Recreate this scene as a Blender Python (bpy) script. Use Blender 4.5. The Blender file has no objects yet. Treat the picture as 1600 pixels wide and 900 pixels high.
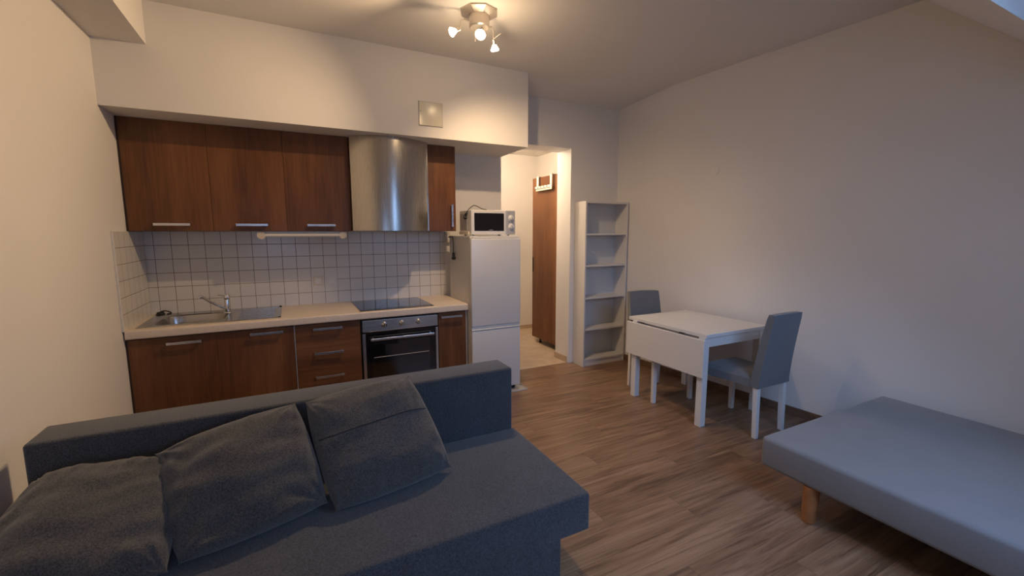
import bpy, bmesh, math, random
from math import sin, cos, pi, radians, atan, atan2, sqrt
from mathutils import Vector, Matrix, noise

scene = bpy.context.scene
COL = scene.collection

# ------------------------------------------------------------------ camera, world, lights, exposure
cam_d = bpy.data.cameras.new('camera')
cam_d.sensor_width = 36.0
cam_d.sensor_fit = 'HORIZONTAL'
cam_d.lens = 36.0 * 679.0 / 1600.0
cam_d.clip_start = 0.02
cam = bpy.data.objects.new('camera', cam_d)
COL.objects.link(cam)
YAW, PITCH, ROLL = radians(27.127), radians(7.353), radians(-0.063)
fwd = Vector((sin(YAW)*cos(PITCH), cos(YAW)*cos(PITCH), -sin(PITCH)))
rgt = Vector((cos(YAW), -sin(YAW), 0))
up = rgt.cross(fwd)
r2 = rgt*cos(ROLL) + up*sin(ROLL)
u2 = up*cos(ROLL) - rgt*sin(ROLL)
m3 = Matrix((r2, u2, -fwd)).transposed()
cam.matrix_world = Matrix.Translation((0, 0, 1.55)) @ m3.to_4x4()
scene.camera = cam

scene.view_settings.view_transform = 'Standard'
scene.view_settings.look = 'None'
scene.view_settings.gamma = 1.0
scene.view_settings.use_curve_mapping = False
scene.view_settings.exposure = 0.04

world = bpy.data.worlds.new('evening_sky')
scene.world = world
world.use_nodes = True
bg = world.node_tree.nodes['Background']
bg.inputs['Color'].default_value = (0.30, 0.52, 0.95, 1)
bg.inputs['Strength'].default_value = 0.65

def area_light(name, loc, target, sx, sy, power, color):
    d = bpy.data.lights.new(name, 'AREA')
    d.shape = 'RECTANGLE'; d.size = sx; d.size_y = sy
    d.energy = power; d.color = color
    o = bpy.data.objects.new(name, d); COL.objects.link(o)
    o.location = loc
    dirv = Vector(target) - Vector(loc)
    o.rotation_euler = dirv.to_track_quat('-Z', 'Y').to_euler()
    return o

DAY = (0.34, 0.56, 1.0)
WARM = (1.0, 0.68, 0.38)
# daylight coming down through the two roof windows (behind and beside the camera)
area_light('skylight_daylight', (1.95, -0.02, 1.95), (2.35, 1.0, 0.9), 1.1, 1.0, 32, DAY)
area_light('skylight_daylight', (-0.05, -0.50, 1.45), (0.1, 0.8, 0.5), 0.9, 0.6, 11, DAY)
# evening sky far outside the roof windows
# (the world colour above)

# ------------------------------------------------------------------ material helpers
MATS = {}
class NT:
    def __init__(s, name):
        s.m = bpy.data.materials.new(name); s.m.use_nodes = True
        s.t = s.m.node_tree; s.n = s.t.nodes; s.l = s.t.links
        s.b = s.n['Principled BSDF']; s.out = s.n['Material Output']
    def node(s, typ, **kw):
        nd = s.n.new(typ)
        for k, v in kw.items(): setattr(nd, k, v)
        return nd
    def link(s, a, b): s.l.new(a, b)
    def coord(s, scale=(1, 1, 1), loc=(0, 0, 0)):
        tc = s.node('ShaderNodeTexCoord'); mp = s.node('ShaderNodeMapping')
        mp.inputs['Scale'].default_value = scale; mp.inputs['Location'].default_value = loc
        s.link(tc.outputs['Object'], mp.inputs['Vector']); return mp.outputs['Vector']
    def noise(s, vec, scale=5, detail=3, rough=.5, dist=0):
        n = s.node('ShaderNodeTexNoise')
        n.inputs['Scale'].default_value = scale; n.inputs['Detail'].default_value = detail
        n.inputs['Roughness'].default_value = rough; n.inputs['Distortion'].default_value = dist
        s.link(vec, n.inputs['Vector']); return n.outputs['Fac']
    def ramp(s, fac, stops):
        r = s.node('ShaderNodeValToRGB'); e = r.color_ramp.elements
        e[0].position, e[0].color = stops[0][0], (*stops[0][1], 1)
        e[1].position, e[1].color = stops[-1][0], (*stops[-1][1], 1)
        for p, c in stops[1:-1]:
            k = e.new(p); k.color = (*c, 1)
        s.link(fac, r.inputs['Fac']); return r.outputs['Color']
    def math(s, op, a, b=None, c=None):
        n = s.node('ShaderNodeMath', operation=op)
        for i, v in enumerate((a, b, c)):
            if v is None: continue
            if isinstance(v, (int, float)): n.inputs[i].default_value = v
            else: s.link(v, n.inputs[i])
        return n.outputs[0]
    def mix(s, fac, a, b, blend='MIX'):
        n = s.node('ShaderNodeMix', data_type='RGBA', blend_type=blend)
        for sock, v in ((n.inputs[0], fac), (n.inputs[6], a), (n.inputs[7], b)):
            if isinstance(v, (int, float)): sock.default_value = v
            elif isinstance(v, tuple): sock.default_value = (*v, 1)
            else: s.link(v, sock)
        return n.outputs[2]
    def bump(s, h, strength=.2, dist=.01):
        b = s.node('ShaderNodeBump'); b.inputs['Strength'].default_value = strength
        b.inputs['Distance'].default_value = dist
        s.link(h, b.inputs['Height']); s.link(b.outputs['Normal'], s.b.inputs['Normal'])
    def set(s, **kw):
        for k, v in kw.items():
            s.b.inputs[k].default_value = (*v, 1) if isinstance(v, tuple) else v

def plain(name, color, rough=.5, metal=0.0, var=.04, scale=3.0, bump=0.0, bscale=200, spec=.5):
    t = NT(name)
    v = t.coord()
    f = t.noise(v, scale, 4)
    lo = tuple(c*(1-var) for c in color); hi = tuple(min(1, c*(1+var)) for c in color)
    t.link(t.ramp(f, [(.3, lo), (.7, hi)]), t.b.inputs['Base Color'])
    t.set(Roughness=rough, Metallic=metal)
    t.b.inputs['Specular IOR Level'].default_value = spec
    if bump: t.bump(t.noise(v, bscale, 2), bump, .002)
    return t.m

def fabric(name, lo, hi, scale=350, bump=.35, blot=.10):
    t = NT(name)
    v = t.coord()
    f = t.noise(v, scale, 3, .7)
    c = t.ramp(f, [(.36, lo), (.64, hi)])
    g = t.noise(v, 7, 3)
    c2 = t.mix(blot, c, t.ramp(g, [(.35, tuple(x*.3 for x in lo)), (.65, hi)]))
    t.link(c2, t.b.inputs['Base Color'])
    t.set(Roughness=.95)
    t.b.inputs['Specular IOR Level'].default_value = .12
    t.b.inputs['Sheen Weight'].default_value = .25
    t.b.inputs['Sheen Roughness'].default_value = .6
    t.bump(f, bump, .0015)
    return t.m

def veneer(name, axis='Z', shift=0.0):
    """reddish-brown walnut cabinet veneer, grain along axis"""
    t = NT(name)
    sc = {'Z': (1, 1, .06), 'X': (.06, 1, 1)}[axis]
    v = t.coord(sc, (shift, 0, 0))
    big = t.noise(v, 5.5, 2, .5, .3)
    fine = t.noise(v, 60, 4, .6, .2)
    tc2 = t.coord({'Z': (1, 1, .25), 'X': (.25, 1, 1)}[axis], (shift, 0, 0))
    wav = t.noise(tc2, 9, 3, .5, .8)
    base = t.ramp(big, [(.30, (.080, .029, .011)), (.5, (.135, .052, .018)), (.66, (.225, .092, .033))])
    c = t.mix(.30, base, t.ramp(fine, [(.35, (.050, .019, .008)), (.65, (.21, .088, .034))]))
    c = t.mix(.15, c, t.ramp(wav, [(.4, (.07, .026, .011)), (.6, (.20, .082, .03))]))
    t.link(c, t.b.inputs['Base Color'])
    t.set(Roughness=.38)
    t.b.inputs['Specular IOR Level'].default_value = .35
    t.bump(fine, .04, .001)
    return t.m

def brushed(name, color=(.55, .53, .50), rough=.3, axis='Z'):
    t = NT(name)
    sc = (1, 1, .02) if axis == 'Z' else (.02, 1, 1)
    f = t.noise(t.coord(sc), 260, 3, .6)
    t.link(t.ramp(f, [(.3, tuple(c*.9 for c in color)), (.7, tuple(min(1, c*1.08) for c in color))]), t.b.inputs['Base Color'])
    r = t.math('MULTIPLY_ADD', f, .12, rough-.06)
    t.link(r, t.b.inputs['Roughness'])
    t.set(Metallic=1.0)
    t.bump(f, .05, .0006)
    return t.m

def tiles(name, axis, a0, z0, pitch, tile, grout, line=.0016, rough=.22):
    t = NT(name)
    tc = t.node('ShaderNodeTexCoord'); sp = t.node('ShaderNodeSeparateXYZ')
    t.link(tc.outputs['Object'], sp.inputs[0])
    def edge(sock, o, p):
        q = t.math('DIVIDE', t.math('SUBTRACT', sock, o), p)
        fr = t.math('FRACT', t.math('ADD', q, 100.0))
        d = t.math('MINIMUM', fr, t.math('SUBTRACT', 1.0, fr))
        return t.math('MULTIPLY', d, p)
    d = t.math('MINIMUM', edge(sp.outputs[axis], a0, pitch), edge(sp.outputs[2], z0, pitch))
    mask = t.math('LESS_THAN', d, line)
    q = t.node('ShaderNodeMapping'); t.link(tc.outputs['Object'], q.inputs[0])
    f = t.noise(q.outputs[0], 4, 3)
    tl = t.ramp(f, [(.3, tuple(c*.96 for c in tile)), (.7, tile)])
    t.link(t.mix(mask, tl, grout), t.b.inputs['Base Color'])
    t.link(t.math('MULTIPLY_ADD', mask, .6, rough), t.b.inputs['Roughness'])
    h = t.math('MINIMUM', d, .004)
    t.bump(h, .35, 1.0)
    return t.m

def laminate_floor():
    t = NT('oak_laminate_planks')
    tc = t.node('ShaderNodeTexCoord'); sp = t.node('ShaderNodeSeparateXYZ')
    t.link(tc.outputs['Object'], sp.inputs[0])
    W, L = .215, 1.29
    ry = t.math('DIVIDE', t.math('SUBTRACT', sp.outputs[1], 1.486-W*20), W)
    row = t.math('FLOOR', ry)
    fy = t.math('FRACT', ry)
    wn = t.node('ShaderNodeTexWhiteNoise', noise_dimensions='1D'); t.link(row, wn.inputs['W'])
    offx = t.math('ADD', t.math('DIVIDE', sp.outputs[0], L), t.math('ADD', t.math('MULTIPLY', row, .37), 50.12))
    colx = t.math('FLOOR', offx); fx = t.math('FRACT', offx)
    cmb = t.node('ShaderNodeCombineXYZ'); t.link(row, cmb.inputs[0]); t.link(colx, cmb.inputs[1])
    wn2 = t.node('ShaderNodeTexWhiteNoise', noise_dimensions='3D'); t.link(cmb.outputs[0], wn2.inputs['Vector'])
    rnd = wn2.outputs['Value']
    # grain coordinates shifted per plank
    gx = t.math('ADD', t.math('MULTIPLY', sp.outputs[0], .42), t.math('MULTIPLY', rnd, 31.0))
    gy = t.math('ADD', t.math('MULTIPLY', sp.outputs[1], 6.5), t.math('MULTIPLY', rnd, 17.0))
    g = t.node('ShaderNodeCombineXYZ'); t.link(gx, g.inputs[0]); t.link(gy, g.inputs[1])
    big = t.noise(g.outputs[0], 1.5, 3, .55, .8)
    mid = t.noise(g.outputs[0], 3.4, 4, .6, 1.6)
    g2 = t.node('ShaderNodeCombineXYZ')
    t.link(t.math('MULTIPLY', gx, 1.0), g2.inputs[0]); t.link(t.math('MULTIPLY', gy, 8.0), g2.inputs[1])
    fine = t.noise(g2.outputs[0], 5, 4, .6)
    base = t.ramp(big, [(.32, (.092, .048, .029)), (.46, (.225, .136, .088)), (.66, (.39, .265, .185))])
    c = t.mix(.55, base, t.ramp(mid, [(.36, (.060, .032, .020)), (.47, (.235, .145, .096)), (.64, (.41, .285, .200))]))
    c = t.mix(.22, c, t.ramp(fine, [(.35, (.13, .085, .06)), (.65, (.42, .32, .25))]))
    hs = t.node('ShaderNodeHueSaturation'); hs.inputs['Saturation'].default_value = 1.22; t.link(c, hs.inputs['Color'])
    t.link(t.math('MULTIPLY_ADD', rnd, .14, .78), hs.inputs['Value'])
    ey = t.math('MULTIPLY', t.math('MINIMUM', fy, t.math('SUBTRACT', 1.0, fy)), W)
    ex = t.math('MULTIPLY', t.math('MINIMUM', fx, t.math('SUBTRACT', 1.0, fx)), L)
    seam = t.math('LESS_THAN', t.math('MINIMUM', ex, ey), .0012)
    t.link(t.mix(t.math('MULTIPLY', seam, .7), hs.outputs[0], (.07, .045, .03)), t.b.inputs['Base Color'])
    t.link(t.math('MULTIPLY_ADD', mid, .16, .27), t.b.inputs['Roughness'])
    t.b.inputs['Specular IOR Level'].default_value = .45
    t.bump(t.math('MINIMUM', t.math('MINIMUM', ex, ey), .002), .3, 1.0)
    return t.m

def plaster(name, color, var=.025):
    t = NT(name)
    v = t.coord()
    f = t.noise(v, 1.3, 3)
    t.link(t.ramp(f, [(.3, tuple(c*(1-var) for c in color)), (.7, color)]), t.b.inputs['Base Color'])
    t.set(Roughness=.85)
    t.b.inputs['Specular IOR Level'].default_value = .2
    t.bump(t.noise(v, 90, 3), .10, .002)
    return t.m

def emit(name, color, strength):
    t = NT(name)
    t.b.inputs['Base Color'].default_value = (.9, .9, .9, 1)
    t.b.inputs['Emission Color'].default_value = (*color, 1)
    t.b.inputs['Emission Strength'].default_value = strength
    f = t.noise(t.coord(), 30, 1); t.link(t.math('MULTIPLY_ADD', f, .02, .3), t.b.inputs['Roughness'])
    return t.m

def glass_pane(name):
    t = NT(name)
    tr = t.node('ShaderNodeBsdfTransparent'); gl = t.node('ShaderNodeBsdfGlossy')
    gl.inputs['Roughness'].default_value = .02
    tr.inputs['Color'].default_value = (.96, .98, .98, 1)
    mx = t.node('ShaderNodeMixShader')
    fr = t.node('ShaderNodeFresnel'); fr.inputs['IOR'].default_value = 1.45
    t.link(fr.outputs[0], mx.inputs[0]); t.link(tr.outputs[0], mx.inputs[1]); t.link(gl.outputs[0], mx.inputs[2])
    t.link(mx.outputs[0], t.out.inputs['Surface'])
    return t.m

M_WALL = plaster('white_wall_paint', (.76, .74, .72))
M_CEIL = plaster('white_ceiling_paint', (.76, .74, .72))
M_ROOF = plaster('sloped_ceiling_paint', (.76, .74, .72))
M_HALL = plaster('hall_wall_paint', (.76, .72, .67))
M_FLOOR = laminate_floor()
M_TILE_B = tiles('white_tile_back', 0, -.965, .877, .1137, (.70, .68, .66), (.10, .075, .06))
M_TILE_L = tiles('white_tile_left', 1, 4.4385, .877, .1137, (.70, .67, .62), (.12, .09, .07), .0014)
M_TILEPLAIN = plain('plain_socket_tile', (.70, .68, .66), .25)
M_SKIRT = plain('brown_skirting', (.17, .10, .065), .45, var=.2, scale=20)
M_HSKIRT = plain('beige_tile_skirting', (.50, .38, .27), .35)
M_VEN = [veneer('walnut_veneer_%s' % n, 'Z', s) for n, s in (('one', 0), ('two', 3.7), ('three', 8.1), ('four', 12.9))]
M_VENX = veneer('walnut_veneer_flat', 'X', 2.2)
M_VENDARK = plain('dark_cabinet_edge', (.03, .012, .007), .5, var=.2)
M_CARC = plain('brown_cabinet_carcass', (.10, .04, .018), .5)
M_HANDLE = brushed('brushed_handle_metal', (.66, .66, .68), .28, 'X')
M_STEEL = brushed('brushed_hood_steel', (.50, .48, .45), .26, 'Z')
M_STEELX = brushed('brushed_oven_steel', (.58, .58, .59), .30, 'X')
M_SINK = brushed('sink_steel', (.46, .44, .41), .24, 'X')
M_CHROME = plain('chrome', (.72, .72, .72), .12, 1.0)
M_COUNTER = plain('beige_worktop_laminate', (.70, .60, .50), .38, var=.05, scale=60)
M_BLACKGL = plain('black_ceramic_glass', (.006, .006, .007), .05, var=.1, spec=.9)
M_OVGL = plain('black_oven_glass', (.006, .006, .008), .07, var=.1, spec=.6)
M_BLACK = plain('black_rubber', (.012, .012, .013), .5)
M_DARK = plain('dark_gap', (.012, .010, .009), .9)
M_FRIDGE = plain('white_fridge_enamel', (.66, .655, .65), .30, var=.01)
M_FRIDGESIDE = plain('white_fridge_side', (.64, .62, .59), .38, var=.01)
M_WPLAST = plain('white_plastic', (.70, .69, .67), .35, var=.02)
M_CREAM = plain('cream_plastic', (.66, .60, .50), .4, var=.02)
M_SILVER = plain('silver_plastic', (.50, .50, .51), .35, .3, var=.02)
M_GREYMARK = plain('grey_print', (.22, .22, .23), .5)
M_MWGL = plain('microwave_window', (.010, .010, .012), .12, var=.1)
M_PANEL = plain('cream_enamel_panel', (.60, .57, .48), .16, var=.02)
M_SHELF = plain('white_shelf_laminate', (.68, .665, .65), .42, var=.01)
M_SHELFB = plain('shelf_back_board', (.58, .59, .60), .5, var=.02)
M_TABLE = plain('white_painted_table', (.72, .71, .70), .38, var=.015)
M_LEGW = plain('white_painted_leg', (.74, .73, .72), .38, var=.02)
M_CHAIR = fabric('grey_chair_cover', (.100, .108, .120), (.180, .190, .205), 420, .25, .05)
M_SOFA = fabric('blue_grey_sofa_fabric', (.023, .0245, .029), (.080, .085, .098), 190)
M_PILLOW = fabric('blue_grey_pillow_fabric', (.032, .031, .031), (.104, .100, .098), 190)
M_SEAM = plain('dark_seam', (.012, .014, .02), .95)
M_BED = fabric('light_grey_bed_fabric', (.165, .168, .178), (.235, .240, .254), 500, .2, .06)
M_BEDLEG = plain('orange_pine_leg', (.36, .15, .055), .4, var=.25, scale=14)
M_LAMP = plain('satin_nickel_lamp', (.62, .56, .50), .32, .75)
M_BULB = emit('lit_bulb', (1.0, .80, .52), 14)
M_BULBS = emit('lit_reflector_face', (1.0, .86, .62), 8)
M_GLASS = glass_pane('window_glass')
M_HALLDOOR = veneer('hall_cabinet_veneer', 'Z', 21.3)

t = NT('clear_plastic_tray')
tr = t.node('ShaderNodeBsdfTransparent'); tr.inputs[0].default_value = (.92, .93, .93, 1)
mx = t.node('ShaderNodeMixShader'); mx.inputs[0].default_value = .35
t.set(Roughness=.15); t.b.inputs['Base Color'].default_value = (.8, .8, .8, 1)
t.link(tr.outputs[0], mx.inputs[1]); t.link(t.b.outputs[0], mx.inputs[2]); t.link(mx.outputs[0], t.out.inputs['Surface'])
M_TRAY = t.m

# ------------------------------------------------------------------ geometry helpers
def add_box(bm, x0, x1, y0, y1, z0, z1, bevel=0.0, seg=2, mat=None):
    r = bmesh.ops.create_cube(bm, size=1.0)
    vs = r['verts']
    for v in vs:
        v.co = Vector(((x0+x1)/2 + v.co.x*(x1-x0), (y0+y1)/2 + v.co.y*(y1-y0), (z0+z1)/2 + v.co.z*(z1-z0)))
    if mat is not None:
        for v in vs: v.co = mat @ v.co
    if bevel > 0:
        es = list({e for v in vs for e in v.link_edges})
        bmesh.ops.bevel(bm, geom=es, offset=bevel, segments=seg, profile=.5, affect='EDGES')
    return bm

def BM(): return bmesh.new()
def box(*a, **k): return add_box(BM(), *a, **k)

def add_cyl(bm, p0, p1, r0, r1=None, seg=24, caps=True):
    p0, p1 = Vector(p0), Vector(p1); r1 = r0 if r1 is None else r1
    d = p1-p0; L = d.length
    q = d.to_track_quat('Z', 'Y').to_matrix().to_4x4()
    m = Matrix.Translation((p0+p1)/2) @ q
    bmesh.ops.create_cone(bm, cap_ends=caps, segments=seg, radius1=r0, radius2=max(r1, 1e-5), depth=L, matrix=m)
    return bm

def add_tube(bm, pts, r, seg=10):
    pts = [Vector(p) for p in pts]
    n = len(pts); rings = []
    prev = None
    for i, p in enumerate(pts):
        tdir = (pts[min(i+1, n-1)] - pts[max(i-1, 0)]).normalized()
        if prev is None:
            a = tdir.orthogonal().normalized()
        else:
            a = (prev - tdir*prev.dot(tdir)).normalized()
        prev = a; b = tdir.cross(a)
        rings.append([bm.verts.new(p + (a*cos(2*pi*k/seg) + b*sin(2*pi*k/seg))*r) for k in range(seg)])
    for i in range(n-1):
        for k in range(seg):
            bm.faces.new((rings[i][k], rings[i][(k+1) % seg], rings[i+1][(k+1) % seg], rings[i+1][k]))
    bm.faces.new(rings[0][::-1]); bm.faces.new(rings[-1])
    return bm

def smooth_path(pts, n=8):
    P = [Vector(p) for p in pts]; out = []
    for i in range(len(P)-1):
        p0 = P[max(i-1, 0)]; p1 = P[i]; p2 = P[i+1]; p3 = P[min(i+2, len(P)-1)]
        for k in range(n):
            s = k/n
            out.append(.5*((2*p1) + (-p0+p2)*s + (2*p0-5*p1+4*p2-p3)*s*s + (-p0+3*p1-3*p2+p3)*s**3))
    out.append(P[-1]); return out

def add_lathe(bm, c, prof, seg=32, axis=Vector((0, 0, 1))):
    """prof: (radius, distance along axis)"""
    axis = Vector(axis).normalized(); a = axis.orthogonal().normalized(); b = axis.cross(a); c = Vector(c)
    rings = []
    for r, h in prof:
        rings.append([bm.verts.new(c + axis*h + (a*cos(2*pi*k/seg) + b*sin(2*pi*k/seg))*max(r, 1e-4)) for k in range(seg)])
    for i in range(len(rings)-1):
        for k in range(seg):
            bm.faces.new((rings[i][k], rings[i][(k+1) % seg], rings[i+1][(k+1) % seg], rings[i+1][k]))
    bm.faces.new(rings[0][::-1]); bm.faces.new(rings[-1])
    return bm

def obj(name, bm, mat, parent=None, off=None, smooth=False, label=None):
    """links one mesh object; bm is in world coordinates, off = parent's world location"""
    bmesh.ops.recalc_face_normals(bm, faces=bm.faces[:])
    me = bpy.data.meshes.new(name)
    if off is None and parent is not None: off = parent.location
    if off is not None:
        bmesh.ops.translate(bm, verts=bm.verts[:], vec=-Vector(off))
    bm.to_mesh(me); bm.free()
    o = bpy.data.objects.new(name, me); COL.objects.link(o)
    for m in (mat if isinstance(mat, list) else [mat]): me.materials.append(m)
    if smooth:
        for p in me.polygons: p.use_smooth = True
        try: me.set_sharp_from_angle(angle=radians(35))
        except Exception: pass
    if parent: o.parent = parent
    if label: o['label'] = label
    return o

def thing(name, label, cat, loc=(0, 0, 0), group=None):
    o = bpy.data.objects.new(name, None); COL.objects.link(o)
    o.empty_display_size = .1
    o.location = loc; o['label'] = label; o['category'] = cat
    if group: o['group'] = group
    return o

def tag(o, label, cat, group=None):
    o['label'] = label; o['category'] = cat
    if group: o['group'] = group
    return o

def struct(name, bm, mat, parent=None, smooth=False):
    o = obj(name, bm, mat, parent, smooth=smooth)
    if parent is None: o['kind'] = 'structure'
    return o

def copy_tree(o, parent=None):
    c = o.copy(); COL.objects.link(c); c.parent = parent
    for ch in [k for k in o.children]: copy_tree(ch, c)
    return c

def quadface(bm, pts):
    return bm.faces.new([bm.verts.new(Vector(p)) for p in pts])

# ------------------------------------------------------------------ room shell
XL = -1.035                    # left wall
YB = 4.45                      # back wall of the kitchen recess
YP = 4.17                      # living room face of the wall with the opening
XO0, XO1 = 2.145, 2.885        # opening to the hall
ZC = 3.05
def xr(y): return 3.56 + (YP - y)*.088      # right wall, slightly out of square
YR = 1.49                      # where the sloped ceiling starts
YK = -1.0                      # knee wall behind the camera
def zroof(y): return ZC - .9*(YR - y)
ZK = zroof(YK)

# laminate floor: one slab up to the threshold
bm = BM()
quad = [(XL-.1, YK-.1), (xr(YK-.1)+.1, YK-.1), (xr(YP)+.1, YP+.03), (XO1, YP+.03), (XO0-.01, YP+.03), (XO0-.01, YB+.1), (XL-.1, YB+.1)]
top = [bm.verts.new((x, y, 0)) for x, y in quad]; bot = [bm.verts.new((x, y, -.1)) for x, y in quad]
bm.faces.new(top); bm.faces.new(bot[::-1])
for i in range(len(quad)):
    j = (i+1) % len(quad); bm.faces.new((top[i], bot[i], bot[j], top[j]))
struct('floor', bm, M_FLOOR)
def floor_tiles():
    t = NT('beige_hall_floor_tile')
    tc = t.node('ShaderNodeTexCoord'); sp = t.node('ShaderNodeSeparateXYZ'); t.link(tc.outputs['Object'], sp.inputs[0])
    def edge(sock, o, p):
        fr = t.math('FRACT', t.math('ADD', t.math('DIVIDE', t.math('SUBTRACT', sock, o), p), 50.0))
        return t.math('MULTIPLY', t.math('MINIMUM', fr, t.math('SUBTRACT', 1.0, fr)), p)
    d = t.math('MINIMUM', edge(sp.outputs[0], 2.3, .33), edge(sp.outputs[1], 4.4, .33))
    mask = t.math('LESS_THAN', d, .0022)
    mp = t.coord()
    c = t.ramp(t.noise(mp, 6, 4), [(.3, (.44, .33, .23)), (.7, (.55, .43, .31))])
    t.link(t.mix(mask, c, (.36, .27, .19)), t.b.inputs['Base Color']); t.set(Roughness=.4)
    return t.m
struct('floor', box(XO0-.3, 3.66, YP+.03, 6.2, -.1, .001), floor_tiles())
struct('trim_1', box(XO0, XO1, YP+.015, YP+.045, 0, .005, bevel=.002), M_HSKIRT)

struct('wall_left', box(XL-.12, XL, YK-.12, YB+.12, 0, ZC+.1), M_WALL)
struct('wall_back', box(XL-.1, XO0, YB, YB+.12, 0, ZC+.1), M_WALL)
# wall with the opening: right pier and header
struct('wall_pier', box(XO1, 3.75, YP, YB, 0, ZC+.1), M_WALL)
struct('wall_header', box(2.122, XO1, YP, YB, 2.475, ZC+.1), M_WALL)
# bulkhead over the kitchen
struct('wall_bulkhead', box(XL, 2.122, 3.80, YB+.1, 2.362, ZC+.1), M_WALL)
# boxed beam along the left wall
struct('ceiling_beam', box(XL, -.755, YK, 3.80, 2.775, ZC+.1), M_WALL)
# right wall (skewed)
def prism(pts, z0, z1s):
    bm = BM()
    a = [bm.verts.new((x, y, z0)) for x, y in pts]; b = [bm.verts.new((x, y, z)) for (x, y), z in zip(pts, z1s)]
    n = len(pts); bm.faces.new(a[::-1]); bm.faces.new(b)
    for i in range(n):
        j = (i+1) % n; bm.faces.new((a[i], a[j], b[j], b[i]))
    return bm
struct('wall_right', prism([(xr(YK-.1), YK-.1), (xr(YK-.1)+.12, YK-.1), (xr(YB)+.12, YB), (xr(YB), YB)], 0, [ZC+.1]*4), M_WALL)
struct('wall_knee', box(XL-.1, xr(YK)+.15, YK-.12, YK, 0, ZK+.1), M_WALL)

# flat ceiling, dipping slightly towards the wall with the opening
bm = BM()
ys, xm = 3.3, 2.122
XR0 = xr(YR)+.1
P = {}
def V(k, x, y, z): P[k] = bm.verts.new((x, y, z)); return P[k]
V('a', XL-.05, YR, ZC); V('b', XR0, YR, ZC); V('c', XR0, ys, ZC); V('d', xm, ys, ZC); V('e', XL-.05, ys, ZC)
V('f', XL-.05, 3.95, ZC); V('g', xm, 3.80, ZC); V('h', xm, YP+.02, 2.952); V('i', XR0, YP+.02, 2.962)
for f in ('abcde', 'edgf', 'dcg', 'cig', 'ihg'):
    bm.faces.new([P[k] for k in f])
r = bmesh.ops.extrude_face_region(bm, geom=bm.faces[:])
for g in r['geom']:
    if isinstance(g, bmesh.types.BMVert): g.co.z = ZC + .2
struct('ceiling', bm, M_CEIL)

# sloped ceiling with two roof windows
SK = [(-.55, .45, -.80, -.20), (1.32, 2.62, -.50, .615)]     # x0 x1 y0 y1 along the slope
xs = [XL-.05, SK[0][0], SK[0][1], SK[1][0], SK[1][1], xr(YK)+.12]
bm = BM(); nrm = Vector((0, -.9, 1)).normalized()
def rp(x, y, off=0.0):
    return Vector((x, y, zroof(y))) + nrm*off
TH = .22
def roof_slab(x0, x1, y0, y1):
    a = [rp(x0, y0), rp(x1, y0), rp(x1, y1), rp(x0, y1)]; b = [p + nrm*TH for p in a]
    va = [bm.verts.new(p) for p in a]; vb = [bm.verts.new(p) for p in b]
    bm.faces.new(va[::-1]); bm.faces.new(vb)
    for i in range(4):
        j = (i+1) % 4; bm.faces.new((va[i], va[j], vb[j], vb[i]))
y_lo, y_hi = YK-.12, YR
roof_slab(xs[0], xs[1], y_lo, y_hi); roof_slab(xs[2], xs[3], y_lo, y_hi); roof_slab(xs[4], xs[5], y_lo, y_hi)
for (x0, x1, y0, y1) in SK:
    roof_slab(x0, x1, y_lo, y0); roof_slab(x0, x1, y1, y_hi)
struct('ceiling_slope', bm, M_ROOF)
for i, (x0, x1, y0, y1) in enumerate(SK):
    bm = BM()
    def bar(xa, xb, ya, yb):
        a = [rp(xa, ya, .10), rp(xb, ya, .10), rp(xb, yb, .10), rp(xa, yb, .10)]; b = [p + nrm*.07 for p in a]
        va = [bm.verts.new(p) for p in a]; vb = [bm.verts.new(p) for p in b]
        bm.faces.new(va[::-1]); bm.faces.new(vb)
        for k in range(4):
            j = (k+1) % 4; bm.faces.new((va[k], va[j], vb[j], vb[k]))
    w = .03
    bar(x0, x0+w, y0, y1); bar(x1-w, x1, y0, y1); bar(x0+w, x1-w, y0, y0+w); bar(x0+w, x1-w, y1-w, y1)
    win = struct('window_%d' % (i+1), bm, M_WPLAST)
    bm = BM()
    a = [rp(x0+w, y0+w, .13), rp(x1-w, y0+w, .13), rp(x1-w, y1-w, .13), rp(x0+w, y1-w, .13)]
    b = [p+nrm*.006 for p in a]
    va = [bm.verts.new(p) for p in a]; vb = [bm.verts.new(p) for p in b]
    bm.faces.new(va[::-1]); bm.faces.new(vb)
    for k in range(4):
        j = (k+1) % 4; bm.faces.new((va[k], va[j], vb[j], vb[k]))
    obj('glass_pane', bm, M_GLASS, win)

# hall behind the opening
struct('wall_hall_back', box(XO0-.3, 3.75, 6.06, 6.18, 0, 2.75), M_HALL)
struct('wall_hall_left', box(XO0-.12, XO0, YB+.12, 6.06, 0, 2.75), M_HALL)
struct('wall_hall_right', box(3.56, 3.68, YB, 6.06, 0, 2.75), M_HALL)
struct('ceiling_hall', box(XO0-.3, 3.75, YB, 6.2, 2.72, 2.80), M_HALL)
struct('baseboard_hall', box(XO0, 3.56, 6.045, 6.06, .001, .06, bevel=.003), M_HSKIRT)
struct('baseboard_opening', prism([(XO1-.012, YP+.03), (XO1, YP+.03), (XO1, YB), (XO1-.012, YB)], .001, [.075]*4), M_HSKIRT)
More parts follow.
